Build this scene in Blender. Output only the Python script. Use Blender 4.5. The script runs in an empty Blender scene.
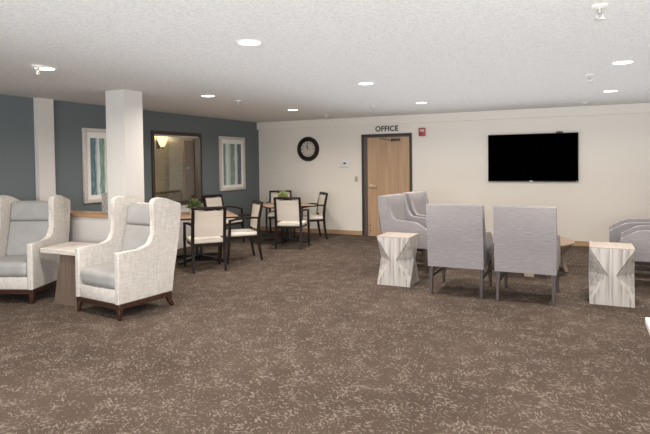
import bpy, bmesh, math, random
from mathutils import Matrix, Vector
random.seed(4)
S = 0.94                                # the plan below is drawn at 1/0.94; everything is brought to metres at the end
sc = bpy.context.scene
COL = sc.collection
PI = math.pi

# ------------------------------------------------------------ camera
C = Vector((7.05716463, -11.11988138, 1.63731283)) * S
yaw, pit, rol = [math.radians(a) for a in (-25.44957707, -1.54734767, -0.72395293)]
F = Vector((math.sin(yaw)*math.cos(pit), math.cos(yaw)*math.cos(pit), math.sin(pit)))
R = Vector((math.cos(yaw), -math.sin(yaw), 0)); U = R.cross(F)
R2 = R*math.cos(rol)+U*math.sin(rol); U2 = U*math.cos(rol)-R*math.sin(rol)
cam_d = bpy.data.cameras.new('camera'); cam = bpy.data.objects.new('camera', cam_d); COL.objects.link(cam)
M = Matrix((R2, U2, -F)).transposed().to_4x4(); M.translation = C
cam.matrix_world = M
cam_d.sensor_fit = 'HORIZONTAL'; cam_d.sensor_width = 36; cam_d.lens = 539.5958/650*36
cam_d.shift_y = -40.6453/650; cam_d.clip_start = 0.05; cam_d.clip_end = 100
sc.camera = cam

# ------------------------------------------------------------ world, lights, exposure
w = bpy.data.worlds.new('world'); sc.world = w; w.use_nodes = True
w.node_tree.nodes['Background'].inputs[0].default_value = (0.75, 0.85, 1, 1)
w.node_tree.nodes['Background'].inputs[1].default_value = 0.6
sc.view_settings.view_transform = 'Standard'; sc.view_settings.look = 'None'
sc.view_settings.gamma = 1; sc.view_settings.use_curve_mapping = False
sc.view_settings.exposure = 0.10

def area(name, loc, rot, sx, sy, power, color, spread=180, disk=False):
    d = bpy.data.lights.new(name, 'AREA'); d.shape = 'DISK' if disk else 'RECTANGLE'
    d.size = sx*S; d.size_y = sy*S; d.energy = power; d.color = color; d.spread = math.radians(spread)
    o = bpy.data.objects.new(name, d); o.location = loc; o.rotation_euler = rot; COL.objects.link(o)
    return o
FRONT_FILL_P = 370      # added frontal fill, set at an assumed unseen window behind the camera
FLASH_P = 50     # the photographer's flash, bounced off the ceiling
LAMP_P = 29
CEIL_FILL_P = 112      # added fill without a fixture, thrown up at the ceiling over the room
area('front_fill', (6.2, -14.28, 1.55), (PI/2, 0, 0), 6.4, 1.5, FRONT_FILL_P, (0.95, 0.97, 1.0))
area('bounce_flash', (7.2, -11.5, 1.5), (PI-0.5, 0, 0.42), 0.8, 0.8, FLASH_P, (0.95, 0.97, 1.0))

area('ceiling_fill', (6.2, -5.8, 1.3), (PI, 0, 0), 6.2, 10.0, CEIL_FILL_P, (0.88, 0.945, 1.0))
# ------------------------------------------------------------ material helpers
def mat(name, color, rough=0.6, metal=0.0, spec=None, emit=None, estr=0.0):
    m = bpy.data.materials.new(name); m.use_nodes = True
    b = m.node_tree.nodes['Principled BSDF']
    b.inputs['Base Color'].default_value = (*color, 1); b.inputs['Roughness'].default_value = rough
    b.inputs['Metallic'].default_value = metal
    if spec is not None: b.inputs['Specular IOR Level'].default_value = spec
    if emit: b.inputs['Emission Color'].default_value = (*emit, 1); b.inputs['Emission Strength'].default_value = estr
    return m
def N(m, t, **kw):
    n = m.node_tree.nodes.new(t)
    for k, v in kw.items():
        if k in n.inputs: n.inputs[k].default_value = v
        else: setattr(n, k, v)
    return n
def L(m, a, b): m.node_tree.links.new(a, b)
def BS(m): return m.node_tree.nodes['Principled BSDF']
def coords(m, scale=(1, 1, 1), rot=(0, 0, 0)):
    t = N(m, 'ShaderNodeTexCoord'); mp = N(m, 'ShaderNodeMapping')
    mp.inputs['Scale'].default_value = scale; mp.inputs['Rotation'].default_value = rot
    L(m, t.outputs['Object'], mp.inputs['Vector']); return mp.outputs['Vector']
def ramp(m, fac, stops):
    r = N(m, 'ShaderNodeValToRGB'); e = r.color_ramp.elements
    while len(e) < len(stops): e.new(0.5)
    for i, (p, c) in enumerate(stops): e[i].position = p; e[i].color = (*c, 1)
    L(m, fac, r.inputs['Fac']); return r.outputs['Color']
def noise(m, vec, scale, detail=3, rough=0.55):
    n = N(m, 'ShaderNodeTexNoise'); n.inputs['Scale'].default_value = scale
    n.inputs['Detail'].default_value = detail; n.inputs['Roughness'].default_value = rough
    L(m, vec, n.inputs['Vector']); return n.outputs['Fac']
def bump(m, h, strength, dist=0.01):
    b = N(m, 'ShaderNodeBump'); b.inputs['Strength'].default_value = strength; b.inputs['Distance'].default_value = dist
    L(m, h, b.inputs['Height']); L(m, b.outputs['Normal'], BS(m).inputs['Normal'])
def math_(m, op, a, b=None, clamp=False):
    n = N(m, 'ShaderNodeMath', operation=op); n.use_clamp = clamp
    for i, v in enumerate((a, b)):
        if v is None: continue
        if hasattr(v, 'links'): L(m, v, n.inputs[i])
        else: n.inputs[i].default_value = v
    return n.outputs[0]
def textured(name, c0, c1, scale=(1, 1, 1), ns=10, rough=0.7, bmp=0.0, lo=0.35, hi=0.65, detail=4, rot=(0, 0, 0), spec=None, bd=0.01):
    m = mat(name, c0, rough, spec=spec); v = coords(m, scale, rot); f = noise(m, v, ns, detail)
    L(m, ramp(m, f, [(lo, c0), (hi, c1)]), BS(m).inputs['Base Color'])
    if bmp: bump(m, f, bmp, bd)
    return m

# paint and plaster
M_wall = textured('cream_paint', (0.76, 0.71, 0.64), (0.785, 0.735, 0.665), ns=60, rough=0.75, bmp=0.15, bd=0.003)
M_white = textured('white_paint', (0.63, 0.605, 0.57), (0.655, 0.63, 0.595), ns=60, rough=0.75, bmp=0.1, bd=0.003)
M_blue = textured('blue_grey_paint', (0.125, 0.150, 0.157), (0.133, 0.158, 0.165), ns=60, rough=0.6, bmp=0.15, bd=0.003)
M_ceil = mat('popcorn_ceiling', (0.7, 0.67, 0.64), 0.9)
v = coords(M_ceil); f = noise(M_ceil, v, 62, 3, 0.7)
L(M_ceil, ramp(M_ceil, f, [(0.34, (0.60, 0.58, 0.56)), (0.56, (0.76, 0.74, 0.72))]), BS(M_ceil).inputs['Base Color'])
bump(M_ceil, f, 0.55, 0.01)
# carpet: taupe ground, short pale dashes lying two ways in drifting patches
M_carpet = mat('carpet', (0.2, 0.15, 0.12), 0.95, spec=0.15)
v = coords(M_carpet)
def dashes(rot, sc_, thr, big, off):
    mp = N(M_carpet, 'ShaderNodeMapping'); mp.inputs['Rotation'].default_value = (0, 0, rot)
    t = N(M_carpet, 'ShaderNodeTexCoord'); L(M_carpet, t.outputs['Object'], mp.inputs['Vector'])
    mp.inputs['Location'].default_value = (off, off*2, 0)
    mp2 = N(M_carpet, 'ShaderNodeMapping'); mp2.inputs['Scale'].default_value = sc_; L(M_carpet, mp.outputs['Vector'], mp2.inputs['Vector'])
    a = noise(M_carpet, mp2.outputs['Vector'], 1.0, 2, 0.5); b = noise(M_carpet, mp.outputs['Vector'], big, 2, 0.5)
    s = math_(M_carpet, 'ADD', a, math_(M_carpet, 'MULTIPLY', math_(M_carpet, 'SUBTRACT', b, 0.5), 0.55))
    r = N(M_carpet, 'ShaderNodeMapRange'); r.inputs['From Min'].default_value = thr; r.inputs['From Max'].default_value = thr+0.06
    L(M_carpet, s, r.inputs['Value']); return r.outputs['Result']
d1_ = dashes(0.62, (22, 62, 1), 0.612, 7.0, 3.0); d2_ = dashes(-0.5, (25, 70, 1), 0.617, 6.0, 11.0); d3_ = dashes(1.4, (24, 64, 1), 0.625, 5.0, 21.0)
dd = math_(M_carpet, 'MAXIMUM', math_(M_carpet, 'MAXIMUM', d1_, d2_), d3_)
fine = noise(M_carpet, v, 130, 2, 0.6); broad = noise(M_carpet, v, 1.3, 3)
ground = ramp(M_carpet, math_(M_carpet, 'ADD', math_(M_carpet, 'MULTIPLY', fine, 0.6), math_(M_carpet, 'MULTIPLY', broad, 0.4)),
              [(0.36, (0.056, 0.0395, 0.030)), (0.64, (0.100, 0.073, 0.056))])
mx = N(M_carpet, 'ShaderNodeMix', data_type='RGBA'); L(M_carpet, math_(M_carpet, 'MULTIPLY', dd, 0.6), mx.inputs['Factor'])
L(M_carpet, ground, mx.inputs['A']); mx.inputs['B'].default_value = (0.26, 0.22, 0.185, 1)
L(M_carpet, mx.outputs['Result'], BS(M_carpet).inputs['Base Color']); bump(M_carpet, fine, 0.5, 0.006)
# woods
def wood(name, c0, c1, axis='z', fine=40, rough=0.45, spec=0.4):
    s = {'x': (1.2, fine, fine), 'y': (fine, 1.2, fine), 'z': (fine, fine, 1.2)}[axis]
    return textured(name, c0, c1, s, 1.0, rough, 0.05, 0.35, 0.65, 4, spec=spec, bd=0.002)
M_oak = wood('oak_door_veneer', (0.41, 0.26, 0.155), (0.50, 0.33, 0.205), 'z', 22)
M_base = wood('oak_baseboard', (0.40, 0.25, 0.14), (0.50, 0.32, 0.19), 'x', 30)
M_cap = wood('oak_cap', (0.36, 0.20, 0.10), (0.46, 0.27, 0.15), 'x', 30, 0.3)
M_bronze = mat('bronze_frame', (0.040, 0.029, 0.022), 0.45)
M_bronze_light = mat('bronze_jamb', (0.10, 0.08, 0.068), 0.45)
M_walnut = wood('walnut_base', (0.030, 0.013, 0.008), (0.060, 0.028, 0.017), 'x', 30, 0.35)
M_walnut_leg = wood('walnut_leg', (0.030, 0.013, 0.008), (0.060, 0.028, 0.017), 'z', 30, 0.35)
M_greyleg = wood('grey_brown_leg', (0.045, 0.032, 0.028), (0.085, 0.064, 0.056), 'z', 40, 0.45)
M_greyslab = wood('grey_brown_slab', (0.12, 0.085, 0.063), (0.185, 0.135, 0.105), 'z', 60, 0.55)
M_coffee = wood('pale_brown_wood', (0.25, 0.18, 0.125), (0.34, 0.25, 0.18), 'x', 30, 0.4)
M_coffee_leg = wood('pale_brown_leg', (0.28, 0.21, 0.15), (0.37, 0.28, 0.20), 'z', 40, 0.45)
M_table = wood('tan_laminate', (0.33, 0.215, 0.145), (0.41, 0.28, 0.195), 'x', 25, 0.4)
M_black = mat('black_brown_frame', (0.014, 0.008, 0.006), 0.4, spec=0.3)
M_blackm = mat('black_metal', (0.015, 0.014, 0.014), 0.4)
# whitewashed stripes
M_drum = mat('whitewashed_wood', (0.7, 0.66, 0.6), 0.5)
v = coords(M_drum, (34, 34, 0.7)); f = noise(M_drum, v, 1.0, 4, 0.6)
L(M_drum, ramp(M_drum, f, [(0.36, (0.30, 0.275, 0.25)), (0.46, (0.47, 0.44, 0.41)), (0.7, (0.56, 0.53, 0.50))]), BS(M_drum).inputs['Base Color'])
M_drumtop = wood('whitewashed_top', (0.36, 0.305, 0.26), (0.44, 0.38, 0.33), 'y', 30, 0.45)
M_stone = textured('travertine_top', (0.58, 0.53, 0.47), (0.72, 0.67, 0.61), (1, 1, 5), 14, 0.4, 0.05)
# fabrics
M_wing = mat('mottled_cream_fabric', (0.6, 0.56, 0.51), 0.9, spec=0.2)
v1 = coords(M_wing, (70, 70, 9)); v2 = coords(M_wing, (12, 12, 90))
f = math_(M_wing, 'MULTIPLY', math_(M_wing, 'ADD', noise(M_wing, v1, 1.0, 3), noise(M_wing, v2, 1.0, 3)), 0.5)
L(M_wing, ramp(M_wing, f, [(0.36, (0.47, 0.44, 0.405)), (0.62, (0.62, 0.59, 0.55))]), BS(M_wing).inputs['Base Color']); bump(M_wing, f, 0.2, 0.004)
M_vinyl = textured('grey_vinyl', (0.335, 0.33, 0.32), (0.37, 0.365, 0.355), ns=8, rough=0.38, bmp=0.03)
M_woven = textured('grey_weave', (0.22, 0.205, 0.19), (0.42, 0.40, 0.38), (1, 1, 1), 70, 0.85, 0.3, 0.42, 0.58, 2)
M_lounge = mat('lilac_grey_fabric', (0.35, 0.32, 0.33), 0.9, spec=0.2)
v1 = coords(M_lounge, (12, 12, 170)); f = noise(M_lounge, v1, 1.0, 4, 0.6)
L(M_lounge, ramp(M_lounge, f, [(0.34, (0.26, 0.243, 0.248)), (0.66, (0.335, 0.315, 0.32))]), BS(M_lounge).inputs['Base Color']); bump(M_lounge, f, 0.15, 0.003)
M_cream = mat('dotted_cream_fabric', (0.6, 0.53, 0.45), 0.8, spec=0.25)
t = N(M_cream, 'ShaderNodeTexCoord'); vo = N(M_cream, 'ShaderNodeTexVoronoi'); vo.inputs['Scale'].default_value = 34; vo.inputs['Randomness'].default_value = 0.1
L(M_cream, t.outputs['Object'], vo.inputs['Vector'])
L(M_cream, ramp(M_cream, vo.outputs['Distance'], [(0.12, (0.46, 0.39, 0.32)), (0.25, (0.74, 0.67, 0.59))]), BS(M_cream).inputs['Base Color'])
M_cseat = textured('cream_seat_fabric', (0.72, 0.66, 0.58), (0.77, 0.71, 0.63), ns=20, rough=0.6, spec=0.3)
# small things
M_lens = mat('lit_lens', (1, 1, 1), 0.5, emit=(1.0, 0.93, 0.84), estr=6.0)
M_trim = mat('white_trim', (0.72, 0.69, 0.65), 0.5)
M_tv = mat('tv_screen', (0.0004, 0.0004, 0.0005), 0.6, spec=0.0)
M_tvb = mat('tv_bezel', (0.004, 0.004, 0.004), 0.45)
M_silver = mat('silver', (0.55, 0.54, 0.52), 0.35, 0.8)
M_brass = mat('satin_brass', (0.62, 0.50, 0.32), 0.35, 0.6)
M_ink = mat('black_lettering', (0.02, 0.017, 0.015), 0.5)
M_red = mat('alarm_red', (0.36, 0.03, 0.035), 0.4)
M_strobe = mat('strobe_lens', (0.55, 0.42, 0.40), 0.25)
M_plate = mat('pale_plate', (0.74, 0.74, 0.72), 0.4)
M_ivory = mat('ivory_plate', (0.46, 0.38, 0.29), 0.4)
M_lcd = mat('lcd', (0.08, 0.10, 0.11), 0.25)
M_dial = mat('clock_dial', (0.55, 0.50, 0.44), 0.5)
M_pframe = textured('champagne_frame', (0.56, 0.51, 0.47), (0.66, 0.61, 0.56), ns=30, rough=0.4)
M_matb = mat('mat_board', (0.84, 0.82, 0.78), 0.7)
M_leaf = textured('leaf_green', (0.035, 0.06, 0.02), (0.22, 0.28, 0.11), ns=25, rough=0.5)
M_leaf2 = textured('pale_leaf_green', (0.17, 0.22, 0.06), (0.36, 0.40, 0.16), ns=25, rough=0.5)
M_pot = mat('white_pot', (0.66, 0.63, 0.56), 0.4)
M_soil = mat('soil', (0.05, 0.035, 0.025), 0.9)
M_corr = mat('corridor_wallpaper', (0.34, 0.30, 0.22), 0.8)
v = coords(M_corr, (3, 3, 14)); f = noise(M_corr, v, 3.0, 3)
L(M_corr, ramp(M_corr, f, [(0.4, (0.43, 0.40, 0.32)), (0.6, (0.50, 0.465, 0.375))]), BS(M_corr).inputs['Base Color'])
M_cdoor = wood('brown_door', (0.15, 0.075, 0.042), (0.22, 0.12, 0.068), 'z', 20, 0.35)
M_cdoor2 = wood('dark_brown_door', (0.040, 0.026, 0.022), (0.075, 0.050, 0.042), 'z', 20, 0.3)
M_glass = bpy.data.materials.new('window_glass'); M_glass.use_nodes = True
nt = M_glass.node_tree; nt.nodes.clear()
o_ = nt.nodes.new('ShaderNodeOutputMaterial'); mi = nt.nodes.new('ShaderNodeMixShader'); tr = nt.nodes.new('ShaderNodeBsdfTransparent'); gl = nt.nodes.new('ShaderNodeBsdfGlossy')
tr.inputs[0].default_value = (0.95, 0.96, 0.95, 1); gl.inputs['Roughness'].default_value = 0.02; mi.inputs[0].default_value = 0.09
nt.links.new(tr.outputs[0], mi.inputs[1]); nt.links.new(gl.outputs[0], mi.inputs[2]); nt.links.new(mi.outputs[0], o_.inputs[0])
def birch(name, lo, hi, stops):
    """watercolour birch trunks: vertical bands of colour across the sheet with blotchy washes"""
    m = mat(name, (0.6, 0.6, 0.58), 0.4)
    t = N(m, 'ShaderNodeTexCoord'); sp = N(m, 'ShaderNodeSeparateXYZ'); L(m, t.outputs['Object'], sp.inputs[0])
    wob = noise(m, coords(m, (1, 14, 5)), 1.0, 3)
    y = math_(m, 'ADD', sp.outputs['Y'], math_(m, 'MULTIPLY', math_(m, 'SUBTRACT', wob, 0.5), 0.06))
    r = N(m, 'ShaderNodeMapRange'); r.inputs['From Min'].default_value = lo*S; r.inputs['From Max'].default_value = hi*S; L(m, y, r.inputs['Value'])
    c = ramp(m, r.outputs['Result'], stops)
    mx = N(m, 'ShaderNodeMix', data_type='RGBA'); bl = noise(m, coords(m, (1, 30, 6)), 1.0, 4)
    rr = N(m, 'ShaderNodeMapRange'); rr.inputs['From Min'].default_value = 0.5; rr.inputs['From Max'].default_value = 0.75; rr.inputs['To Max'].default_value = 0.6; L(m, bl, rr.inputs['Value'])
    L(m, rr.outputs['Result'], mx.inputs['Factor']); L(m, c, mx.inputs['A']); mx.inputs['B'].default_value = (0.62, 0.66, 0.64, 1)
    L(m, mx.outputs['Result'], BS(m).inputs['Base Color']); return m
pale = (0.72, 0.77, 0.74); teal = (0.10, 0.19, 0.20); sage = (0.17, 0.27, 0.21); navy = (0.085, 0.11, 0.15)
M_artR = birch('watercolour_birches', -0.34, 0.34, [(0.0, teal), (0.10, sage), (0.18, pale), (0.36, (0.44, 0.52, 0.47)), (0.42, sage), (0.60, sage), (0.66, pale), (0.76, (0.55, 0.6, 0.6)), (0.80, navy), (1.0, navy)])
M_artL = birch('watercolour_trunks', -0.34, 0.34, [(0.0, teal), (0.06, (0.10, 0.18, 0.22)), (0.15, (0.07, 0.15, 0.17)), (0.19, (0.5, 0.55, 0.54)), (0.26, pale), (0.29, (0.19, 0.32, 0.29)), (0.40, sage), (0.44, pale), (0.56, sage), (0.7, pale), (0.8, teal), (1.0, sage)])

# ------------------------------------------------------------ mesh helpers
def obj(name, bm, m, parent=None, loc=None, smooth=True):
    me = bpy.data.meshes.new(name); bmesh.ops.recalc_face_normals(bm, faces=bm.faces[:]); bm.to_mesh(me); bm.free()
    for mm in (m if isinstance(m, (list, tuple)) else [m]): me.materials.append(mm)
    if smooth:
        for p in me.polygons: p.use_smooth = True
        me.set_sharp_from_angle(angle=math.radians(38))
    o = bpy.data.objects.new(name, me); COL.objects.link(o)
    if parent: o.parent = parent
    if loc: o.location = loc
    return o
def thing(name, label, cat, loc=(0, 0, 0), rz=0, group=None):
    o = bpy.data.objects.new(name, None); COL.objects.link(o); o.empty_display_size = 0.1
    o.location = loc; o.rotation_euler = (0, 0, rz); o['label'] = label; o['category'] = cat
    if group: o['group'] = group
    return o
def tag(o, label, cat, group=None):
    o['label'] = label; o['category'] = cat
    if group: o['group'] = group
    return o
def struct(name, bm, m, parent=None, smooth=False):
    o = obj(name, bm, m, parent, smooth=smooth)
    if not parent: o['kind'] = 'structure'
    return o
def dup(root, loc, rz, label, group=None):
    r = root.copy(); COL.objects.link(r); r.location = loc; r.rotation_euler = (0, 0, rz); r['label'] = label
    if group: r['group'] = group
    for ch in list(root.children):
        c = ch.copy(); COL.objects.link(c); c.parent = r
        for g in ch.children:
            d = g.copy(); COL.objects.link(d); d.parent = c
    return r
def nb(): return bmesh.new()
def bev(bm, geom_edges, r, seg=2):
    if r > 0: bmesh.ops.bevel(bm, geom=geom_edges, offset=r, segments=seg, profile=0.5, affect='EDGES', clamp_overlap=True)
def box(bm, x0, x1, y0, y1, z0, z1, r=0.0, seg=2):
    vs = [bm.verts.new((x, y, z)) for x in (x0, x1) for y in (y0, y1) for z in (z0, z1)]
    fs = [bm.faces.new([vs[i] for i in q]) for q in ((0, 1, 3, 2), (4, 6, 7, 5), (0, 4, 5, 1), (2, 3, 7, 6), (0, 2, 6, 4), (1, 5, 7, 3))]
    if r: bev(bm, list({e for f in fs for e in f.edges}), r, seg)
    return bm
def prism(bm, pts, x0, x1, r=0.0, seg=3, axis='x'):
    """outline in (y,z) swept from x0 to x1 (axis x), in (x,z) along y (axis y) or in (x,y) along z (axis z)"""
    mk = {'x': lambda a, b, t: (t, a, b), 'y': lambda a, b, t: (a, t, b), 'z': lambda a, b, t: (a, b, t)}[axis]
    A = [bm.verts.new(mk(a, b, x0)) for a, b in pts]; B = [bm.verts.new(mk(a, b, x1)) for a, b in pts]
    fa = bm.faces.new(A); fb = bm.faces.new(B[::-1]); n = len(pts)
    for i in range(n): bm.faces.new((A[i], B[i], B[(i+1) % n], A[(i+1) % n]))
    if r: bev(bm, list(set(fa.edges) | set(fb.edges)), r, seg)
    return bm
def taper(bm, top, bot, z1, z0, r=0.0):
    """top/bot = (cx,cy,wx,wy): leg between two rectangles"""
    vs = []
    for (cx, cy, wx, wy), z in ((bot, z0), (top, z1)):
        vs += [bm.verts.new((cx+a*wx/2, cy+b*wy/2, z)) for a, b in ((-1, -1), (1, -1), (1, 1), (-1, 1))]
    fs = [bm.faces.new([vs[i] for i in q]) for q in ((0, 3, 2, 1), (4, 5, 6, 7), (0, 1, 5, 4), (1, 2, 6, 5), (2, 3, 7, 6), (3, 0, 4, 7))]
    if r: bev(bm, list({e for f in fs for e in f.edges}), r, 1)
    return bm
def cushion(bm, cx, cy, cz, sx, sy, sz, r, puff=0.0, puff_front=0.0, mtx=None):
    """rounded box whose broad faces (z) swell by puff"""
    def ticks(h):
        k = h-r; a = [-h, -h+r*0.3, -h+r*0.7]; inner = [-k+2*k*i/8 for i in range(9)]
        return a+inner+[-t for t in a[::-1]]
    hx, hy, hz = sx/2, sy/2, sz/2; T = (ticks(hx), ticks(hy), ticks(hz)); H = (hx, hy, hz); cache = {}
    def vert(p):
        key = tuple(round(c, 5) for c in p)
        if key in cache: return cache[key]
        inn = [max(-h+r, min(h-r, c)) for c, h in zip(p, H)]
        d = Vector([a-b for a, b in zip(p, inn)]); q = Vector(inn)+(d.normalized()*r if d.length > 1e-7 else Vector())
        u, v_ = q.x/hx, q.y/hy; q.z += (1 if q.z > 0 else -1)*puff*max(0, 1-u*u)*max(0, 1-v_*v_)*min(1, abs(q.z)/(hz*0.6))
        if puff_front: q.y -= puff_front*max(0, 1-u*u)*max(0, 1-(q.z/(hz*1.3))**2)*max(0, -v_)**3
        q = q+Vector((cx, cy, cz))
        if mtx: q = mtx @ q
        cache[key] = bm.verts.new(q); return cache[key]
    for ax in range(3):
        o1, o2 = [(1, 2), (2, 0), (0, 1)][ax]
        for s in (-1, 1):
            for i in range(len(T[o1])-1):
                for j in range(len(T[o2])-1):
                    q = []
                    for a, b in ((i, j), (i+1, j), (i+1, j+1), (i, j+1)):
                        p = [0, 0, 0]; p[ax] = s*H[ax]; p[o1] = T[o1][a]; p[o2] = T[o2][b]; q.append(vert(p))
                    if len(set(q)) == 4: bm.faces.new(q if s > 0 else q[::-1])
    return bm
def lathe(bm, prof, n=32, c=(0, 0, 0), axis='z', sx=1, sy=1):
    rings = []
    for r_, z in prof:
        ring = []
        for k in range(n):
            a = 2*PI*k/n; p = (r_*math.cos(a)*sx, r_*math.sin(a)*sy, z)
            if axis == 'y': p = (p[0], -p[2], p[1])
            if axis == 'x': p = (p[2], p[0], p[1])
            ring.append(bm.verts.new((c[0]+p[0], c[1]+p[1], c[2]+p[2])))
        rings.append(ring)
    for a, b in zip(rings, rings[1:]):
        for k in range(n): bm.faces.new((a[k], a[(k+1) % n], b[(k+1) % n], b[k]))
    bm.faces.new(rings[0][::-1]); bm.faces.new(rings[-1]); return bm
def sweep(bm, path, w_, h_, up=Vector((0, 0, 1)), r=0.0):
    """rectangular bar along a path, w_ across, h_ along 'up'; may be lists for taper"""
    n = len(path); P = [Vector(p) for p in path]; rings = []
    for i, p in enumerate(P):
        t = (P[min(i+1, n-1)]-P[max(i-1, 0)]).normalized(); s = t.cross(up)
        if s.length < 1e-4: s = Vector((1, 0, 0))
        s.normalize(); u = s.cross(t).normalized()
        ww = w_[i] if isinstance(w_, (list, tuple)) else w_; hh = h_[i] if isinstance(h_, (list, tuple)) else h_
        rings.append([bm.verts.new(p+s*a*ww/2+u*b*hh/2) for a, b in ((-1, -1), (1, -1), (1, 1), (-1, 1))])
    for a, b in zip(rings, rings[1:]):
        for k in range(4): bm.faces.new((a[k], a[(k+1) % 4], b[(k+1) % 4], b[k]))
    bm.faces.new(rings[0][::-1]); bm.faces.new(rings[-1])
    if r: bev(bm, [e for e in bm.edges if len(e.link_faces) == 2 and e.calc_face_angle(0) > 1.0], r, 2)
    return bm

# ------------------------------------------------------------ the room
H = 2.6; XR = 10.6; YF = -14.4
struct('floor', box(nb(), -0.12, XR+0.12, YF-0.12, 0.12, -0.1, 0), M_carpet)
struct('ceiling', box(nb(), -0.12, XR+0.12, YF-0.12, 0.12, H, H+0.1), M_ceil)
struct('wall_back', box(nb(), -0.12, XR+0.12, 0, 0.12, 0, H), M_wall)
struct('wall_right', box(nb(), XR, XR+0.12, YF, 0, 0, H), M_wall)
# blue wall with the opening of the interior window
WY0, WY1, WZ0, WZ1 = -3.60, -2.22, 0.865, 2.225
bm = nb(); box(bm, -0.12, 0, YF, WY0, 0, H); box(bm, -0.12, 0, WY1, 0, 0, H); box(bm, -0.12, 0, WY0, WY1, 0, WZ0); box(bm, -0.12, 0, WY0, WY1, WZ1, H)
struct('wall_left', bm, M_blue)
# wall behind the camera; its wide window opening is unseen, added for the light
bm = nb(); box(bm, 0, 3.0, YF-0.12, YF, 0, H); box(bm, 9.4, XR, YF-0.12, YF, 0, H); box(bm, 3.0, 9.4, YF-0.12, YF, 0, 0.8); box(bm, 3.0, 9.4, YF-0.12, YF, 2.3, H)
struct('wall_front', bm, M_wall)
bm = nb()
for x in (3.0, 5.1, 7.2, 9.34): box(bm, x, x+0.06, YF-0.1, YF-0.02, 0.8, 2.3)
box(bm, 3.06, 9.34, YF-0.1, YF-0.02, 0.8, 0.86); box(bm, 3.06, 9.34, YF-0.1, YF-0.02, 2.24, 2.3)
w2 = struct('window_2', bm, M_trim)
obj('pane', box(nb(), 3.06, 9.34, YF-0.065, YF-0.06, 0.86, 2.24), M_glass, w2, smooth=False)
struct('trim_1', box(nb(), 0.001, XR, -0.077, 0, 2.431, H), M_wall)           # header along the back wall
bm = nb(); box(bm, 0.001, 2.665, -0.014, 0, 0, 0.095, 0.004, 1); box(bm, 3.825, XR, -0.014, 0, 0, 0.095, 0.004, 1)
struct('baseboard_back', bm, M_base)
struct('baseboard_left', box(nb(), 0, 0.014, -13.9, -0.02, 0, 0.095, 0.004, 1), M_base)
struct('trim_2', box(nb(), 0.0, 0.08, -5.93, -5.67, 0, H), M_white)            # pilaster on the blue wall
struct('trim_3', box(nb(), 1.43, 1.755, -5.95, -5.63, 0, H), M_white)          # square column
struct('wall_half', box(nb(), 0.08, 1.43, -5.90, -5.68, 0, 0.93), M_white)
struct('trim_4', box(nb(), 0.08, 1.43, -5.94, -5.64, 0.93, 0.978, 0.004, 1), M_cap)
bm = nb(); box(bm, 0, 0.05, WY0, WY1+0.02, 0, 0.79); box(bm, 0, 0.07, WY0, WY1+0.02, 0.79, 0.815)
struct('trim_5', bm, M_white)                                                   # white panel with a ledge under the interior window
# interior window
bm = nb(); t_ = 0.042
box(bm, -0.075, 0.03, WY0-0.02, WY0+t_, WZ0-0.02, WZ1+0.02, 0.004, 1); box(bm, -0.075, 0.03, WY1-t_, WY1+0.02, WZ0-0.02, WZ1+0.02, 0.004, 1)
box(bm, -0.075, 0.03, WY0+t_, WY1-t_, WZ1-t_, WZ1+0.02, 0.004, 1); box(bm, -0.075, 0.03, WY0+t_, WY1-t_, WZ0-0.02, WZ0+t_, 0.004, 1)
for a_, b_ in ((WY0, WY0+0.015), (WY1-0.015, WY1)): box(bm, -0.13, -0.075, a_, b_, WZ0, WZ1)
box(bm, -0.13, -0.075, WY0+0.015, WY1-0.015, WZ0, WZ0+0.015); box(bm, -0.13, -0.075, WY0+0.015, WY1-0.015, WZ1-0.015, WZ1)
w1 = struct('window_1', bm, M_bronze)
obj('bright_strip', box(nb(), -0.05, -0.015, WY0+t_, WY1-t_, WZ1-t_-0.03, WZ1-t_, 0.003, 1), M_pframe, w1)  # added pale strip, stands in for the band of light under the window head
obj('pane', box(nb(), -0.062, -0.056, WY0+t_, WY1-t_, WZ0+t_, WZ1-t_), M_glass, w1, smooth=False)
# corridor beyond it
struct('wall_corridor', box(nb(), -1.82, -1.7, -5.5, 0.6, 0, H), M_corr)
struct('wall_corridor_end', box(nb(), -1.7, -0.12, 0.5, 0.6, 0, H), M_corr)
struct('wall_corridor_start', box(nb(), -1.7, -0.12, -5.5, -5.4, 0, H), M_corr)
bm = nb(); box(bm, -1.7, -0.12, -5.4, 0.5, -0.1, 0); struct('floor_corridor', bm, M_carpet)
struct('ceiling_corridor', box(nb(), -1.7, -0.12, -5.4, 0.5, 2.36, 2.44), M_trim)
d2 = struct('door_2', box(nb(), -1.7, -1.65, -0.75, -0.37, 0, 2.2), M_cdoor)
obj('silver_dot', lathe(nb(), [(0.012, 0), (0.012, 0.03), (0.03, 0.04), (0.03, 0.06), (0.01, 0.07)], 16, (-1.65, -0.69, 1.53), 'x'), M_silver, d2)  # small silver dot at eye height, one on each corridor door
d3 = struct('door_3', box(nb(), -1.7, -1.64, -0.35, 0.35, 0, 2.24), M_cdoor2)
obj('silver_dot', lathe(nb(), [(0.012, 0), (0.012, 0.03), (0.03, 0.04), (0.03, 0.06), (0.01, 0.07)], 16, (-1.64, -0.19, 1.48), 'x'), M_silver, d3)
t = thing('handrail', 'dark wooden handrail on the corridor wall seen through the interior window', 'handrail', (-1.64, -2.2, 0.97))
obj('rail', box(nb(), -0.02, 0.02, -1.3, 1.25, -0.025, 0.025, 0.01), M_cdoor, t)
for y in (-1.1, 0.0, 1.1): obj('bracket', box(nb(), -0.06, -0.02, y-0.02, y+0.02, -0.05, 0.01), M_bronze, t)
t = thing('wall_sconce', 'lit tapered glass wall sconce in the corridor behind the interior window', 'wall lamp', (-1.7, -1.60, 2.02))
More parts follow.
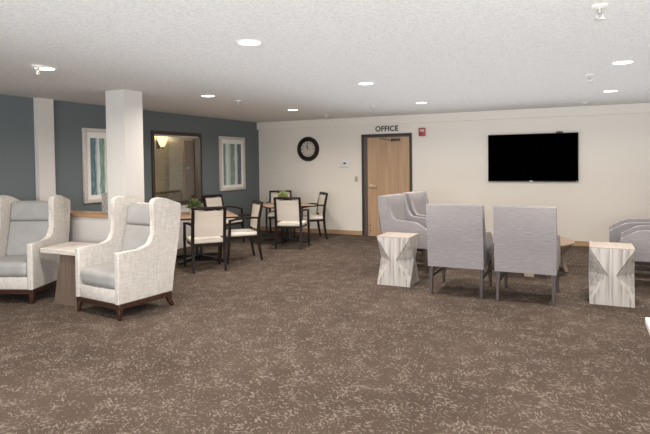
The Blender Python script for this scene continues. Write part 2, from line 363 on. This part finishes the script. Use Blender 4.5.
prof = [(0.05, 0.0), (0.08, 0.06), (0.115, 0.16), (0.135, 0.27), (0.125, 0.27), (0.10, 0.16), (0.05, 0.02)]
obj('lamp_shade', lathe(nb(), [(0.03, 0.0), (0.075, 0.06), (0.11, 0.16), (0.125, 0.26), (0.10, 0.262)], 24, (0.14, 0, 0)),
    mat('lit_glass_shade', (1, 0.93, 0.75), 0.4, emit=(1, 0.80, 0.50), estr=1.3), t)
obj('wall_plate', box(nb(), 0, 0.02, -0.05, 0.05, -0.04, 0.16, 0.005), M_bronze, t)
obj('finial', lathe(nb(), [(0.01, -0.05), (0.028, -0.03), (0.028, 0.0), (0.03, 0.004)], 16, (0.14, 0, 0)), M_bronze, t)
pl = bpy.data.lights.new('sconce_bulb', 'POINT'); pl.energy = 45; pl.color = (1, 0.78, 0.5); pl.shadow_soft_size = 0.05
po = bpy.data.objects.new('sconce_bulb', pl); po.location = (-1.53, -1.60, 2.31); COL.objects.link(po)
area('corridor_fill', (-1.0, -4.0, 2.34), (0, 0, 0), 0.3, 0.3, 70, (1, 0.90, 0.76))  # added fill to brighten the corridor, no fixture there

# office door
bm = nb(); x0, x1, zt = 2.675, 3.815, 2.225
box(bm, x0, x0+0.055, -0.03, 0, 0, zt, 0.003, 1); box(bm, x1-0.055, x1, -0.03, 0, 0, zt, 0.003, 1); box(bm, x0+0.055, x1-0.055, -0.03, 0, zt-0.055, zt, 0.003, 1)
d1 = struct('door_1', bm, M_bronze)
bm = nb(); box(bm, x0+0.055, x0+0.135, -0.02, 0, 0, zt-0.055); box(bm, x0+0.135, x1-0.055, -0.02, 0, zt-0.075, zt-0.055); obj('jamb', bm, M_bronze_light, d1, smooth=False)
lf = obj('door_leaf', box(nb(), x0+0.135, x1-0.055, -0.012, 0, 0.01, zt-0.075), M_oak, d1, smooth=False)
bm = nb(); lathe(bm, [(0.045, 0), (0.045, 0.015), (0.012, 0.02), (0.012, 0.05), (0.01, 0.055)], 16, (2.885, -0.012, 1.09), 'y')
sweep(bm, [(2.875, -0.06, 1.09), (2.95, -0.062, 1.092), (3.02, -0.056, 1.085)], 0.022, 0.034); obj('door_handle', bm, M_brass, lf)
bm = nb(); box(bm, 3.36, 3.56, -0.06, -0.012, 2.06, 2.115, 0.008); sweep(bm, [(3.40, -0.065, 2.055), (3.28, -0.12, 2.10), (3.12, -0.05, 2.128)], 0.02, 0.014); obj('door_closer', bm, M_greyleg, lf)
bm = nb(); lathe(bm, [(0.014, 0), (0.014, 0.012), (0.006, 0.02)], 12, (2.86, -0.012, 0.225), 'y'); lathe(bm, [(0.014, 0), (0.014, 0.012), (0.006, 0.02)], 12, (2.87, -0.012, 0.11), 'y'); obj('door_stop', bm, M_bronze, lf)

# lettering over the door
cu = bpy.data.curves.new('t', 'FONT'); cu.body = 'OFFICE'; cu.size = 0.158; cu.extrude = 0.006; cu.offset = 0.0035; cu.space_character = 1.08
to = bpy.data.objects.new('t', cu); COL.objects.link(to); dg = bpy.context.evaluated_depsgraph_get()
me = bpy.data.meshes.new_from_object(to.evaluated_get(dg)); bpy.data.objects.remove(to)
xs = [v.co.x for v in me.vertices]; sx_ = 0.515/(max(xs)-min(xs))
me.transform(Matrix.Translation((3.0, -0.008, 2.283)) @ Matrix.Rotation(PI/2, 4, 'X') @ Matrix.Scale(sx_, 4, (1, 0, 0)) @ Matrix.Translation((-min(xs), 0, 0)))
me.materials.clear(); me.materials.append(M_ink)
so = bpy.data.objects.new('sign_lettering', me); COL.objects.link(so); tag(so, 'black raised capital letters reading OFFICE above the oak door', 'sign')

# wall things
t = thing('wall_clock', 'round wall clock with thick black rim and pale dial', 'clock', (1.348, 0, 1.936))
obj('rim', lathe(nb(), [(0.282, 0), (0.285, 0.02), (0.265, 0.05), (0.21, 0.055), (0.18, 0.03), (0.175, 0.012)], 64, (0, 0, 0), 'y'), M_black, t)
obj('dial', lathe(nb(), [(0.178, 0.002), (0.178, 0.022)], 48, (0, 0, 0), 'y'), M_dial, t)
for k in range(12):
    a = k*PI/6; r0, r1 = (0.125, 0.16); bm = nb(); sweep(bm, [(r0*math.sin(a), -0.024, r0*math.cos(a)), (r1*math.sin(a), -0.024, r1*math.cos(a))], 0.012 if k % 3 else 0.02, 0.003, up=Vector((0, 1, 0))); obj('hour_mark', bm, M_ink, t)
for nm, a, l, ww in (('hour_hand', math.radians(-28), 0.10, 0.016), ('minute_hand', math.radians(-6), 0.14, 0.011)):
    obj(nm, sweep(nb(), [(-0.02*math.sin(a), -0.028, -0.02*math.cos(a)), (l*math.sin(a), -0.028, l*math.cos(a))], ww, 0.003, up=Vector((0, 1, 0))), M_ink, t)
t = thing('thermostat', 'pale thermostat panel with dark display on the cream wall beside the clock', 'thermostat', (2.27, 0, 1.595))
obj('housing', box(nb(), -0.12, 0.12, -0.025, 0, -0.09, 0.09, 0.006), M_plate, t)
obj('display', box(nb(), -0.035, 0.03, -0.028, -0.02, -0.018, 0.022), M_lcd, t); obj('button', box(nb(), 0.07, 0.09, -0.029, -0.02, -0.01, 0.01), M_silver, t)
t = thing('light_switch', 'small ivory light switch plate left of the office door', 'switch', (2.535, 0, 1.245))
obj('plate', box(nb(), -0.036, 0.036, -0.008, 0, -0.06, 0.06, 0.002, 1), M_ivory, t); obj('toggle', box(nb(), -0.007, 0.007, -0.022, -0.006, -0.012, 0.014, 0.002, 1), M_ivory, t)
t = thing('fire_alarm', 'red fire alarm with pale strobe right of the office door', 'alarm', (4.04, 0, 2.235))
obj('housing', box(nb(), -0.07, 0.07, -0.05, 0, -0.085, 0.085, 0.01), M_red, t); obj('strobe', box(nb(), -0.045, 0.055, -0.065, -0.045, 0.0, 0.062, 0.006), M_strobe, t)
t = thing('television', 'large black flat television mounted on the cream wall', 'television', (5.38, -0.06, 1.205))
TW, TH = 1.624, 0.92
obj('housing', box(nb(), 0, TW, 0.0, 0.03, 0, TH, 0.006), M_tvb, t); obj('screen', box(nb(), 0.012, TW-0.012, -0.004, 0.004, 0.022, TH-0.012), M_tv, t, smooth=False)
obj('wall_bracket', box(nb(), 0.5, 1.1, 0.03, 0.058, 0.2, 0.7), M_blackm, t)
obj('logo', box(nb(), 0.775, 0.83, -0.006, 0.0, 0.006, 0.016), M_silver, t); obj('indicator', box(nb(), 1.585, 1.60, -0.006, 0.0, 0.008, 0.016), M_silver, t)
bm = nb(); box(bm, 6.62, 6.74, -0.06, -0.03, 2.126, 2.15, 0.004); box(bm, 6.665, 6.695, -0.05, -0.035, 2.148, 2.156)
tag(obj('camera_sensor', bm, M_blackm), 'small black sensor resting on top edge of the television', 'sensor')

def picture(label, y0, art):
    w_, z0, z1 = 0.954, 1.029, 2.217; t = thing('framed_picture', label, 'picture', (0, y0+w_/2, (z0+z1)/2)); hw, hh = w_/2, (z1-z0)/2; fw = 0.062
    bm = nb(); box(bm, 0, 0.045, -hw, -hw+fw, -hh, hh, 0.008); box(bm, 0, 0.045, hw-fw, hw, -hh, hh, 0.008); box(bm, 0, 0.045, -hw+fw, hw-fw, hh-fw, hh, 0.008); box(bm, 0, 0.045, -hw+fw, hw-fw, -hh, -hh+fw, 0.008)
    obj('frame', bm, M_pframe, t); obj('mat_board', box(nb(), 0.004, 0.018, -hw+fw-0.01, hw-fw+0.01, -hh+fw-0.01, hh-fw+0.01), M_matb, t, smooth=False)
    obj('artwork', box(nb(), 0.012, 0.021, -0.335, 0.335, -0.47, 0.44), art, t, smooth=False)
picture('framed birch watercolour in pale frame, nearest the white back wall corner', -1.605, M_artR)
picture('framed teal watercolour partly hidden by the white column', -5.125, M_artL)

# ------------------------------------------------------------ ceiling fittings
def make_light(label):
    t = thing('ceiling_light', label, 'ceiling light', group='recessed ceiling lights')
    obj('trim_ring', lathe(nb(), [(0.088, 0.0), (0.09, -0.006), (0.108, -0.008), (0.115, 0.0)], 36), M_trim, t)
    obj('lens', lathe(nb(), [(0.089, 0.0), (0.088, -0.004), (0.05, -0.005)], 36), M_lens, t); return t
spots = [(2.25, -7.45, 'round recessed ceiling light above the wing chairs, beside a sprinkler'), (4.655, -7.45, 'round recessed ceiling light nearest the camera, middle row'),
         (2.24, -4.85, 'round recessed ceiling light beyond the white column, second of the left row'), (4.65, -4.85, 'round recessed ceiling light at mid room, second of the middle row'),
         (7.43, -4.9, 'round recessed ceiling light on the right, nearer of the two over the right striped table'), (2.26, -2.38, 'round recessed ceiling light above the dining tables, farthest of the left row'),
         (4.65, -2.3, 'round recessed ceiling light in front of the fire alarm, farthest of the middle row'), (7.43, -2.36, 'round recessed ceiling light on the right, the one close to the back wall')]
l0 = None
for x, y, lb in spots:
    if l0 is None: l0 = make_light(lb); l0.location = (x, y, H)
    else: dup(l0, (x, y, H), 0, lb)
for x, y in [(a, b) for a in (2.25, 4.65, 7.43) for b in (-7.45, -4.87, -2.36)] + [(2.25, -10.0), (4.65, -10.0), (7.43, -10.0)]:
    area('downlight', (x, y, H-0.012), (0, 0, 0), 0.17, 0.17, LAMP_P, (1.0, 0.91, 0.82), 160, True)
def make_sprinkler(label):
    t = thing('sprinkler', label, 'sprinkler', group='fire sprinklers on the ceiling')
    obj('escutcheon', lathe(nb(), [(0.055, 0), (0.052, -0.012), (0.024, -0.022), (0.012, -0.024)], 20), M_trim, t)
    bm = nb(); lathe(bm, [(0.015, -0.02), (0.015, -0.04), (0.02, -0.042), (0.02, -0.052), (0.01, -0.057)], 14)
    for s in (-1, 1): sweep(bm, [(s*0.012, 0, -0.045), (s*0.02, 0, -0.065), (s*0.006, 0, -0.085)], 0.006, 0.006, up=Vector((0, 1, 0)))
    obj('body', bm, M_silver, t); obj('deflector', lathe(nb(), [(0.008, -0.083), (0.036, -0.087), (0.036, -0.091), (0.008, -0.094)], 16), M_silver, t); return t
sp0 = None
for x, y, lb in [(2.32, -7.58, 'white ceiling sprinkler just beside the left foreground light'), (2.27, -4.15, 'ceiling sprinkler in line with the left lights, beyond the column'), (2.3, -1.02, 'ceiling sprinkler near the back wall above the clock'),
                 (3.78, -2.3, 'ceiling sprinkler in front of the office door'), (7.14, -4.2, 'ceiling sprinkler left of the nearer right light'), (7.11, -0.85, 'ceiling sprinkler near the back wall, right of the television'), (7.16, -7.28, 'ceiling sprinkler cut by the top edge of the photo')]:
    if sp0 is None: sp0 = make_sprinkler(lb); sp0.location = (x, y, H)
    else: dup(sp0, (x, y, H), 0, lb)

# ------------------------------------------------------------ wing chairs (front towards -y, y measured from the front minus 0.37)
def make_wing(label):
    t = thing('wing_chair', label, 'armchair', group='high backed wing chairs'); c = 0.37; W = 0.77
    side = [(0, .17), (0, .70), (.015, .715), (.14, .713), (.27, .712), (.36, .72), (.42, .745), (.455, .79), (.475, .86), (.488, .94), (.482, 1.02), (.468, 1.10), (.458, 1.18), (.468, 1.225), (.50, 1.252), (.56, 1.262), (.64, 1.248),
            (.74, 1.215), (.86, 1.178), (.878, 1.16), (.86, 1.05), (.825, .78), (.785, .58), (.745, .40), (.725, .17)]
    for s in (-1, 1):
        a, b = (W/2-0.075)*s, (W/2)*s
        obj('side_panel', prism(nb(), [(y-c, z) for y, z in side], min(a, b), max(a, b), 0.016, 3), M_wing, t)
    iw = W/2-0.073
    obj('backrest', prism(nb(), [(.60-c, .20), (.60-c, .45), (.70-c, .8), (.765-c, 1.13), (.775-c, 1.16), (.80-c, 1.17), (.85-c, 1.16), (.862-c, 1.14), (.82-c, .78), (.78-c, .58), (.742-c, .40), (.722-c, .2)], -iw, iw, 0.004, 1), M_wing, t)
    obj('front_rail', box(nb(), -iw, iw, 0.005-c, 0.60-c, 0.17, 0.315, 0.012), M_wing, t)
    obj('seat_cushion', cushion(nb(), 0, 0.305-c, 0.405, 2*iw-0.008, 0.60, 0.17, 0.05, 0.022, 0.012), M_vinyl, t)
    def onback(cz, h, th, puff):
        ang = math.atan2(0.16, 0.68); return None
    def slab(z0, z1, th, puff, lean0, lean1):
        bm = nb(); h = math.hypot(z1-z0, lean1-lean0); ang = math.atan2(lean1-lean0, z1-z0)
        Mx = Matrix.Translation((0, (lean0+lean1)/2-c-th/2, (z0+z1)/2)) @ Matrix.Rotation(PI/2-ang, 4, 'X')
        return cushion(bm, 0, 0, 0, 2*iw-0.012, h, th, 0.04, puff, 0, Mx)
    obj('back_cushion', slab(0.46, 0.915, 0.10, 0.02, .60, .715), M_vinyl, t)
    obj('head_cushion', slab(0.915, 1.165, 0.105, 0.012, .712, .765), M_vinyl, t)
    bm = nb(); box(bm, -W/2+0.006, W/2-0.006, 0.006-c, 0.715-c, 0.115, 0.17, 0.004, 1); obj('base_frame', bm, M_walnut, t)
    for s in (-1, 1):
        obj('leg', taper(nb(), (s*(W/2-0.035), 0.035-c, 0.055, 0.055), (s*(W/2-0.028), 0.022-c, 0.032, 0.032), 0.12, 0, 0.003), M_walnut_leg, t)
        obj('leg', sweep(nb(), [(s*(W/2-0.035), 0.682-c, 0.125), (s*(W/2-0.033), 0.692-c, 0.07), (s*(W/2-0.03), 0.735-c, 0.002)], [0.05, 0.045, 0.032], [0.055, 0.045, 0.032], up=Vector((0, 1, 0))), M_walnut_leg, t)
    return t
def place(fx, fy, deg, c):   # front mid point and turn -> location of the centre
    a = math.radians(deg); return (fx-math.sin(a)*c, fy+math.cos(a)*c, 0), a
wc = make_wing('cream wing armchair with grey cushions, right of the end table, standing before the column')
wc.location, a = place(2.328, -6.962, -7.3, 0.37); wc.rotation_euler.z = a
lo, a = place(1.19-0.93*0.36, -6.9-0.37*0.36, 21.7, 0.37)
dup(wc, lo, a, 'cream wing armchair with grey cushions at the left edge of the photo')
tag(obj('woven_box', box(nb(), 1.225, 1.36, -5.87, -5.73, 0.978, 1.255, 0.008), M_woven), 'tall grey woven box standing on the oak cap against the white column', 'box')

# wedge end table
t = thing('end_table', 'end table with pale stone top and grey wood pedestal between the wing chairs', 'table', (1.555, -6.52, 0))
bm = nb(); prism(bm, [(-.335, -.27), (.325, -.28), (.40, .26), (-.46, .26)], 0.595, 0.65, 0.004, 1, 'z'); obj('tabletop', bm, M_stone, t)
bm = nb(); vs = []
for z, xa, xb, ya, yb in ((0, -.145, .30, -.25, .2), (0.595, -.03, .19, -.24, .17)):
    vs.append([bm.verts.new(p) for p in ((xa, ya, z), (xb, ya, z), (xb, yb, z), (xa, yb, z))])
for k in range(4): bm.faces.new((vs[0][k], vs[0][(k+1) % 4], vs[1][(k+1) % 4], vs[1][k]))
bm.faces.new(vs[0][::-1]); bm.faces.new(vs[1]); obj('pedestal', bm, M_greyslab, t, smooth=False)

# ------------------------------------------------------------ upholstered lounge armchairs (front towards -y)
def make_lounge(label):
    t = thing('lounge_armchair', label, 'armchair', group='lilac grey lounge armchairs'); W = 0.665; c = 0.38
    # y' = distance from the front
    side = [(.0, .35), (-.01, .585), (.005, .626), (.05, .636), (.09, .655), (.14, .70), (.18, .726), (.23, .733), (.50, .738), (.55, .748), (.585, .785), (.62, .86), (.655, .95), (.672, 1.05), (.678, 1.092), (.69, 1.105), (.80, 1.105), (.812, 1.09), (.775, .70), (.735, .35)]
    for s in (-1, 1):
        a, b = (W/2-0.085)*s, (W/2)*s
        obj('side_panel', prism(nb(), [(y-c, z) for y, z in side], min(a, b), max(a, b), 0.012, 3), M_lounge, t)
    iw = W/2-0.083
    obj('backrest', prism(nb(), [(.56-c, .37), (.60-c, .60), (.66-c, .95), (.678-c, 1.09), (.69-c, 1.105), (.80-c, 1.105), (.812-c, 1.09), (.775-c, .70), (.735-c, .35)], -iw, iw), M_lounge, t)
    obj('outer_back', prism(nb(), [(.74-c, .345), (.79-c, .72), (.79-c, 1.10), (.80-c, 1.108), (.816-c, 1.105), (.823-c, 1.092), (.787-c, .70), (.748-c, .345)], -W/2, W/2, 0.005, 2), M_lounge, t)
    obj('seat_base', box(nb(), -iw, iw, 0.01-c, 0.58-c, 0.355, 0.41, 0.01), M_lounge, t)
    obj('seat_cushion', cushion(nb(), 0, 0.30-c, 0.475, 2*iw-0.006, 0.60, 0.14, 0.035, 0.015, 0.008), M_lounge, t)
    for s in (-1, 1):
        obj('leg', taper(nb(), (s*(W/2-0.035), 0.05-c, 0.05, 0.05), (s*(W/2-0.028), 0.035-c, 0.032, 0.032), 0.36, 0, 0.003), M_greyleg, t)
        obj('leg', taper(nb(), (s*(W/2-0.035), 0.695-c, 0.05, 0.055), (s*(W/2-0.03), 0.725-c, 0.034, 0.036), 0.36, 0, 0.003), M_greyleg, t)
        obj('stretcher', box(nb(), s*(W/2-0.035)-0.01, s*(W/2-0.035)+0.01, 0.06-c, 0.70-c, 0.20, 0.235), M_greyleg, t)
    return t
lc = make_lounge('lilac grey armchair seen from behind, left of the pair facing the television')
lc.location = (5.685, -4.265, 0); lc.rotation_euler.z = PI
dup(lc, (6.482, -4.29, 0), PI-math.radians(1), 'lilac grey armchair seen from behind, right of the pair facing the television')
dup(lc, (4.73, -3.09, 0), PI/2-math.radians(10), 'lilac grey armchair in side view behind the left faceted table, nearer of its pair')
dup(lc, (4.85, -2.27, 0), PI/2-math.radians(10), 'lilac grey armchair farther from the camera, behind its twin near the office door')
dup(lc, (7.90, -3.12, 0), -PI/2-math.radians(4), 'lilac grey armchair cut by the right photo edge, nearer one behind the faceted table')
dup(lc, (7.81, -2.25, 0), -PI/2-math.radians(2), 'lilac grey armchair cut by the right photo edge, farther one near the back wall')

# faceted side tables
def drum(label, x0):
    w_ = 0.445; t = thing('side_table', label, 'table', (x0+w_/2, -4.39+w_/2, 0), group='faceted whitewashed side tables')
    h = w_/2; q = h+0.008; e = 0.034; Ht = 0.645; bm = nb()
    def ring(z, pts): return [bm.verts.new((x, y, z)) for x, y in pts]
    sq = [(-h, -h), (h, -h), (h, h), (-h, h)]
    bot = ring(0, sq); low = ring(0.01, sq); top = ring(Ht-0.012, sq)
    mid = ring(Ht*0.52, [(-e, -q), (e, -q), (q, -e), (q, e), (e, q), (-e, q), (-q, e), (-q, -e)])
    for k in range(4):
        k1 = (k+1) % 4; a, b = mid[2*k], mid[2*k+1]; c_ = mid[(2*k+2) % 8]
        bm.faces.new((top[k], top[k1], b, a)); bm.faces.new((low[k1], low[k], a, b))
        bm.faces.new((top[k1], b, c_)); bm.faces.new((low[k1], c_, b))
        bm.faces.new((bot[k], bot[k1], low[k1], low[k]))
    bm.faces.new(bot[::-1]); bm.faces.new(top)
    obj('faceted_base', bm, M_drum, t, smooth=False); obj('tabletop', box(nb(), -h, h, -h, h, Ht-0.012, Ht, 0.002, 1), M_drumtop, t, smooth=False)
drum('whitewashed faceted side table left of the pair of grey armchairs', 4.603)
drum('whitewashed faceted side table on the right, before the armchairs at photo edge', 7.138)

# round coffee table
t = thing('coffee_table', 'round pale brown wooden coffee table behind the grey armchairs', 'table', (6.32, -2.62, 0))
obj('tabletop', lathe(nb(), [(0.52, 0.32), (0.56, 0.325), (0.60, 0.37), (0.635, 0.425), (0.65, 0.43), (0.648, 0.445), (0.62, 0.448)], 64), M_coffee, t)
for k in range(4):
    a = math.radians(-82+90*k); dx, dy = math.cos(a), math.sin(a)
    obj('leg', sweep(nb(), [(dx*0.52, dy*0.52, 0.35), (dx*0.50, dy*0.50, 0.24), (dx*0.51, dy*0.51, 0.10), (dx*0.54, dy*0.54, 0.0)], [0.20, 0.15, 0.13, 0.13], [0.045]*4, up=Vector((dx, dy, 0))), M_coffee_leg, t)

# ------------------------------------------------------------ dining chairs (front towards -y)
def make_dining(label):
    t = thing('dining_chair', label, 'chair', group='dining chairs with dark frames'); hw = 0.26
    for s in (-1, 1):
        x = s*(hw-0.02)
        obj('leg', sweep(nb(), [(x, 0.315, 0.0), (x, 0.272, 0.25), (x, 0.255, 0.46), (x, 0.275, 0.70), (x, 0.335, 0.98)], [0.034, 0.040, 0.044, 0.042, 0.038], [0.034, 0.042, 0.048, 0.044, 0.036], up=Vector((0, 1, 0))), M_black, t)
        xf = s*(hw+0.015)
        obj('leg', sweep(nb(), [(xf, -0.275, 0.0), (xf, -0.25, 0.30), (xf, -0.24, 0.47), (xf, -0.225, 0.685)], [0.032, 0.038, 0.042, 0.036], [0.032, 0.040, 0.044, 0.036], up=Vector((0, 1, 0))), M_black, t)
        obj('armrest', sweep(nb(), [(x, 0.28, 0.715), (s*(hw+0.0), 0.15, 0.725), (s*(hw+0.012), 0.0, 0.722), (s*(hw+0.017), -0.14, 0.708), (xf, -0.25, 0.688)], [0.036, 0.042, 0.050, 0.052, 0.042], 0.030), M_black, t)
    bm = nb(); box(bm, -hw+0.03, hw-0.03, 0.312, 0.340, 0.942, 0.985, 0.005); box(bm, -0.075, 0.075, 0.312, 0.332, 0.925, 0.952, 0.004); obj('top_rail', bm, M_black, t)
    obj('backrest', prism(nb(), [(0.243, .53), (0.262, .70), (0.298, .915), (0.325, .92), (0.293, .70), (0.272, .53)], -hw+0.045, hw-0.045, 0.006, 2), M_cream, t)
    bm = nb(); box(bm, -hw+0.02, hw-0.02, -0.25, 0.25, 0.385, 0.43, 0.004, 1); obj('seat_frame', bm, M_black, t)
    obj('seat', cushion(nb(), 0, -0.01, 0.455, 2*hw-0.02, 0.53, 0.065, 0.028, 0.012, 0.01), M_cseat, t)
    return t
def dpos(rx, ry, fx, fy):   # mid point between the rear feet and facing direction
    n = math.hypot(fx, fy); fx, fy = fx/n, fy/n
    return (rx+fx*0.30, ry+fy*0.30, 0), math.atan2(fx, -fy)
dc = make_dining('dark framed dining chair with cream back facing away, nearest one to the cream wing chair')
dc.location, dc.rotation_euler.z = dpos(2.00, -4.57, -0.76, 0.65)
for rx, ry, fx, fy, lb in [(2.02, -3.29, -0.66, -0.75, 'dark framed dining chair in side view, between the two dining tables'),
        (0.16, -2.02, 0.98, -0.16, 'dark framed dining chair beside the blue wall below the birch picture'),
        (2.07, -2.29, -0.25, 0.968, 'dark framed dining chair facing away, at the front of the farther table'),
        (2.02, -0.68, -0.74, -0.67, 'dark framed dining chair right of the farther table, nearest the office door'),
        (0.74, -0.27, 0.44, -0.90, 'dark framed dining chair behind the farther table, against the back wall')]:
    lo, a = dpos(rx, ry, fx, fy); dup(dc, lo, a, lb)

def dining_table(label, x, y, h):
    t = thing('dining_table', label, 'table', (x, y, 0), PI/4, group='square dining tables')
    top = obj('tabletop', box(nb(), -h, h, -h, h, 0.74, 0.772, 0.003, 1), M_table, t)
    obj('edge_band', box(nb(), -h-0.004, h+0.004, -h-0.004, h+0.004, 0.738, 0.762, 0.003, 1), M_black, top)
    bm = nb(); box(bm, -0.055, -0.015, -0.04, 0.04, 0.05, 0.72, 0.004, 1); box(bm, 0.015, 0.055, -0.04, 0.04, 0.05, 0.72, 0.004, 1); obj('pedestal', bm, M_blackm, t)
    obj('top_plate', box(nb(), -0.25, 0.25, -0.25, 0.25, 0.715, 0.738), M_blackm, t)
    for k in range(4):
        a = k*PI/2+PI/4; dx, dy = math.cos(a), math.sin(a)
        obj('foot', sweep(nb(), [(dx*0.02, dy*0.02, 0.055), (dx*0.30, dy*0.30, 0.045), (dx*0.50, dy*0.50, 0.018)], 0.06, [0.06, 0.045, 0.035]), M_blackm, t)
dining_table('square tan topped dining table nearer the column, with a dark green plant', 1.17, -3.78, 0.58)
dining_table('square tan topped dining table farther away in the back corner, under a pale plant', 1.55, -1.46, 0.49)
def plant(label, x, y, m, rad, hgt, n, seed):
    rnd = random.Random(seed); t = thing('potted_plant', label, 'plant', (x, y, 0.7725), 0.6)
    p = obj('pot', taper(nb(), (0, 0, 0.17, 0.17), (0, 0, 0.14, 0.14), 0.085, 0, 0.006), M_pot, t); obj('soil', box(nb(), -0.07, 0.07, -0.07, 0.07, 0.08, 0.088), M_soil, p)
    bm = nb()
    for i in range(n):
        a = rnd.uniform(0, 2*PI); e = math.acos(rnd.uniform(0.05, 1)); rr = rad*rnd.uniform(0.55, 1)
        tip = Vector((math.sin(e)*math.cos(a)*rr, math.sin(e)*math.sin(a)*rr, 0.09+math.cos(e)*hgt*rnd.uniform(0.6, 1)))
        base = Vector((tip.x*0.55, tip.y*0.55, 0.085+(tip.z-0.085)*0.5)); d = (tip-base); s = d.cross(Vector((rnd.uniform(-1, 1), rnd.uniform(-1, 1), 0.8))).normalized()*0.014
        up = d.cross(s).normalized()*0.005; md = base+d*0.55
        q = [bm.verts.new(v) for v in (base, md+s, tip, md-s, md+up, md-up)]
        for f_ in ((0, 1, 4), (1, 2, 4), (2, 3, 4), (3, 0, 4), (1, 0, 5), (2, 1, 5), (3, 2, 5), (0, 3, 5)): bm.faces.new([q[k] for k in f_])
    obj('foliage', bm, m, t)
plant('bushy dark green plant in a white square pot on nearer dining table', 1.04, -3.72, M_leaf, 0.16, 0.21, 320, 1)
plant('bushy yellow green plant in a white square pot on farther dining table', 1.52, -1.50, M_leaf2, 0.15, 0.24, 280, 2)

# white table cut by the right edge
t = thing('white_table', 'white topped table cut off by the right edge of the photo', 'table', (7.925, -8.63, 0))
obj('tabletop', box(nb(), -0.56, 0.56, -0.85, 0.85, 0.745, 0.78, 0.004, 1), M_trim, t)
for sx_ in (-1, 1):
    for sy_ in (-1, 1): obj('leg', taper(nb(), (sx_*0.42, sy_*0.7, 0.05, 0.05), (sx_*0.42, sy_*0.7, 0.035, 0.035), 0.745, 0), M_trim, t)

# ------------------------------------------------------------ to metres
for me in {o.data for o in bpy.data.objects if o.type == 'MESH'}: me.transform(Matrix.Scale(S, 4))
for o in bpy.data.objects:
    if o.type != 'CAMERA': o.location = o.location*S
